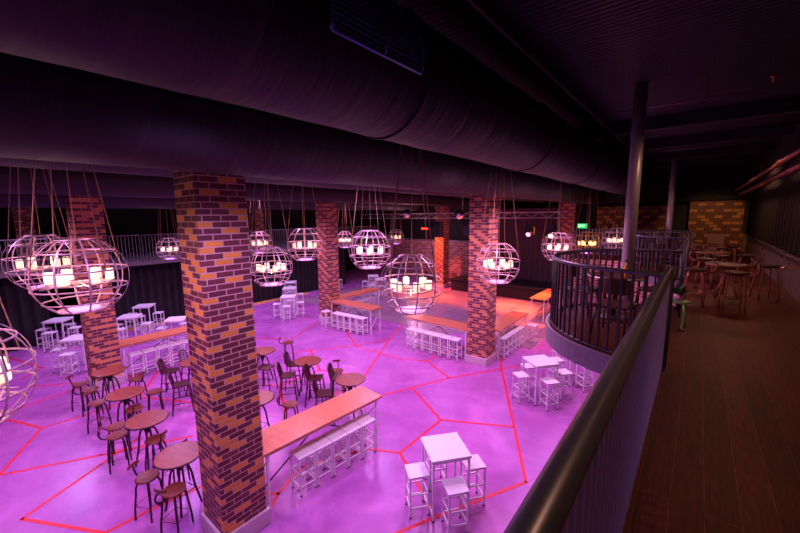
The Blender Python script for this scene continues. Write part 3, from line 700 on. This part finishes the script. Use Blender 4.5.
for i, (p, lab) in enumerate(globes):
    loc = (p[0], p[1], EYE+p[2])
    if 'gold' in lab.split()[0]: o = make_globe('globe_lamp', M['gold'], M['candleg']); o.location = loc
    elif i == 0: o = GL; o.location = loc
    else: o = dup(GL, loc, .13*i)
    if i == 0: pass
    tag(o, lab, 'lamp', 'globe pendant lamps')
for i, (p, lab) in enumerate(globes):
    pass
tops = [o for o in COL.objects if o.get('category') == 'lamp' and o.parent is None]
for i, o in enumerate(tops):
    H = (EYE+.48 if -4.95 < o.location.x < -3.8 else EYE+.73 if -2.9 < o.location.x < -1.9 else CEIL) - o.location.z
    for k in range(4):
        a = 2*PI*k/4+.35; c, s = math.cos(a), math.sin(a)
        MB().tube([(.49*c, .49*s, .087), (.06*c*(1 if H > 2.2 else 3), .06*s*(1 if H > 2.2 else 3), H-.03)], .0065, 6).obj('rope', M['rope'], o)
    MB().tube([(.02, 0, .45), (.02, 0, H-.03)], .005, 6).obj('power_cord', M['rope'], o)
    MB().lathe([(0, H-.04), (.07, H-.04), (.07, H), (0, H)], 16).obj('ceiling_hook', M['black'], o)

# ------------------------------------------------------------------ far end details
tr = thing('lighting_truss', (-12, 18.2, EYE))
b = MB()
for dy, dz in ((0, .12), (.28, .12), (0, -.16), (.28, -.16)): b.tube([(-6.5, dy, dz), (7.2, dy, dz)], .024, 8)
b.obj('chord', M['truss'], tr)
for dy in (0, .28):
    b = MB(); b.tube([(-6.5+k*.4, dy, .12 if k % 2 else -.16) for k in range(35)], .009, 5)
    b.obj('lacing', M['truss'], tr)
for x in (-6, 1.6, 6.8): MB().tube([(x, .14, .12), (x, .14, CEIL-EYE)], .012, 6).obj('hanger', M['truss'], tr)
tag(tr, 'silver lighting truss hanging across the hall before the stage', 'truss')
def mirror_ball(x, y, z, r, lab):
    t = thing('mirror_ball', (x, y, z)); b = MB(); b.lathe([(r*math.sin(PI*k/10), -r*math.cos(PI*k/10)) if 0 < k < 10 else (0, -r if k == 0 else r) for k in range(11)], 20, smooth=False); b.obj('ball', M['mirror'], t)
    MB().tube([(0, 0, r), (0, 0, r+.1), (0, 0, CEIL-z)], .012, 6).obj('hanger', M['iron'], t); tag(t, lab, 'mirror ball', 'mirror balls at the truss')
mirror_ball(-13.6, 17.3, EYE+.12, .27, 'round mirror ball on the truss above the red column'); mirror_ball(-9.75, 16.9, EYE+.05, .27, 'round mirror ball beside the top of the centre column')
def speaker(x, y, z, lab):
    t = thing('hanging_speaker', (x, y, z)); MB().box((0, 0, -.45), (.42, .42, .9)).obj('cabinet', M['black'], t, bevel=.02); MB().box((0, -.216, -.45), (.36, .012, .82)).obj('grille', M['rubber'], t); MB().tube([(0, 0, 0), (0, 0, CEIL-z)], .014, 6).obj('hanger', M['iron'], t); tag(t, lab, 'speaker', 'hanging black speakers')
speaker(-11.5, 17.6, EYE-.33, 'black speaker hanging against the red lit column'); speaker(-9.65, 17.6, EYE-.2, 'black speaker hanging just left of the centre column')
def moving_head(x, y, z, led, lab, rz=0.):
    t = thing('moving_head_light', (x, y, z), rz); MB().box((0, 0, -.08), (.3, .26, .16)).obj('base', M['black'], t, bevel=.02)
    b = MB()
    for k in (-1, 1): b.box((k*.2, 0, -.32), (.05, .12, .36))
    b.box((0, 0, -.18), (.44, .12, .05)); b.obj('yoke', M['black'], t)
    h = MB().lathe([(0, -.2), (.10, -.19), (.15, -.05), (.15, .12), (.13, .18), (0, .18)], 20).obj('head', M['black'], t); h.matrix_local = Matrix.Translation((0, 0, -.42)) @ Matrix.Rotation(math.radians(115), 4, 'X')
    l = MB().lathe([(0, .181), (.11, .181), (.10, .2), (0, .205)], 20).obj('lens', led, h)
    MB().tube([(0, 0, -.02), (0, 0, CEIL-z)], .012, 6).obj('hanger', M['iron'], t)
    tag(t, lab, 'stage light', 'moving head stage lights')
moving_head(-6.3, 17.6, EYE-.45, M['magled'], 'moving head stage light with pink lens left of the green sign'); moving_head(-5.25, 17.6, EYE-.5, M['warmled'], 'moving head stage light with warm lens beside the right column')
# exit sign
ex = thing('exit_sign', (-5.15, 22.6, EYE-.66)); MB().box((0, 0, 0), (.62, .06, .26)).obj('sign_box', M['exit'], ex, bevel=.01)
fc = bpy.data.curves.new('lettering', 'FONT'); fc.body = 'EXIT'; fc.size = .2; fc.align_x = 'CENTER'; fc.align_y = 'CENTER'; fc.extrude = .003; fc.materials.append(M['exitw'])
fo = bpy.data.objects.new('lettering', fc); COL.objects.link(fo); fo.parent = ex; fo.location = (0, -.034, 0); fo.rotation_euler = (PI/2, 0, 0); bpy.context.view_layer.update()
lm = bpy.data.meshes.new_from_object(fo.evaluated_get(bpy.context.evaluated_depsgraph_get())); bpy.data.objects.remove(fo); lm.materials.clear(); lm.materials.append(M['exitw'])
fo = bpy.data.objects.new('lettering', lm); COL.objects.link(fo); fo.parent = ex; fo.location = (0, -.034, 0); fo.rotation_euler = (PI/2, 0, 0); fo['label'] = 'pale EXIT lettering'
MB().tube([(0, 0, .13), (0, 0, CEIL-EYE+.66)], .012, 6).obj('hanger', M['iron'], ex)
tag(ex, 'green lit EXIT sign at the far end of the hall', 'sign')
rl = thing('wall_lamp', (-16.4, 23.1, 3.9)); MB().box((0, .05, 0), (.7, .1, .2)).obj('housing', M['black'], rl); MB().box((0, -.01, 0), (.6, .04, .12)).obj('lamp_glass', M['redlamp'], rl, bevel=.01); tag(rl, 'small red wall lamp glowing above the far brick wall', 'lamp')
# bench table along the far wall
bn = thing('long_bench', (-14.6, 22.6, 0)); MB().box((0, 0, .72), (2.6, .5, .06)).obj('benchtop', M['cafetop'], bn)
for sx in (-1, 1):
    for sy in (-1, 1): MB().box((sx*1.2, sy*.2, .345), (.06, .06, .69)).obj('leg', M['iron'], bn)
tag(bn, 'long dark wooden bench table along the far pink brick wall', 'table')
struct(MB().box((-15, YE+.2, 3.0), (18, .6, .12)).obj('trim_6', M['fascia']), 'ledge on top of the far brick wall')

# ------------------------------------------------------------------ light
def spot(x, y, z, c, e, tgt=None, size=150, r=.12, blend=.6):
    l = bpy.data.lights.new('spot', 'SPOT'); l.color = c; l.energy = e; l.spot_size = math.radians(size); l.spot_blend = blend; l.shadow_soft_size = r
    o = bpy.data.objects.new('hall_light', l); COL.objects.link(o); o.location = (x, y, z)
    d = (Vector(tgt)-o.location) if tgt else Vector((0, 0, -1)); o.rotation_euler = d.to_track_quat('-Z', 'Y').to_euler(); return o
def point(x, y, z, c, e, r=.08):
    l = bpy.data.lights.new('point', 'POINT'); l.color = c; l.energy = e; l.shadow_soft_size = r
    o = bpy.data.objects.new('lamp_light', l); COL.objects.link(o); o.location = (x, y, z); return o
MAG, VIO, RED = (1., .43, .88), (.62, .35, 1.), (1., .13, .03)
for x, ys in ((-3.35, (1.5, 6.5, 10.5, 13.6)), (-5.75, (-.6, 5.2, 8.2)), (-9.6, (-.5, 3, 6.5, 10)), (-14.3, (0, 4.5, 8, 13)), (-17.8, (2, 8, 14))):
    for k, y in enumerate(ys): spot(x, y, EYE+.75, (.58, .38, 1.) if x < -17 else VIO if (k+int(-x)) % 3 == 0 else MAG, 500, r=.4)
for x in (-6.2, -9.6, -13.8): spot(x, 15.2, EYE+.6, (.8, .35, 1), 170, r=.35)
for x, y in ((-6.6, 18.0), (-9.0, 18.0), (-11.4, 18.0), (-13.6, 18.0)): spot(x, y, EYE-.1, RED, 1500, (x, y+.6, 0), 60)
for x, y in ((-12.2, 17.6), (-5.9, 17.0), (-7.6, 18.6)): spot(x, y+.6, EYE-.1, (1, .24, .04), 3000, (x, y, 0), 42)
spot(-4.6, 14.6, EYE+.3, RED, 900, (-5.0, 14.9, 0), 60)
spot(-14.2, 18.4, EYE-.2, (1, .14, .06), 2500, (-13.5, 20.6, 2.0), 50)
for i, (p, lab) in enumerate(globes): point(p[0], p[1], EYE+p[2]+.02, (1, .62, .34), 7.5, .06)
for y, e in ((2.5, 120), (7.2, 70), (11, 115), (15.5, 140)): spot(.7, y, CEIL-.4, (1, .46, .30), e, None, 150)
spot(.3, 19.5, CEIL-.8, (1, .55, .22), 220, (.4, 23.4, 3.6), 62)
spot(-2.9, 19.5, CEIL-.8, (1, .55, .25), 150, (-3, 23.4, 3.6), 62)
point(-2.4, 20.4, 2.3, (1, .38, .6), 420, .2)
point(-9, 19.5, 3.4, (1, .3, .4), 50, .2)
point(-15.6, 20.8, 3.2, (1, .42, .62), 190, .2)
spot(-3.4, 5.2, EYE+.5, (1, .6, .7), 120, (-1.2, 6.6, HB), 50)
w = bpy.data.worlds.new('world'); scene.world = w; w.use_nodes = True
w.node_tree.nodes['Background'].inputs[0].default_value = (.05, .04, .07, 1); w.node_tree.nodes['Background'].inputs[1].default_value = .03
vs = scene.view_settings; vs.view_transform = 'Standard'; vs.look = 'None'; vs.exposure = 0.; vs.gamma = 1.; vs.use_curve_mapping = False
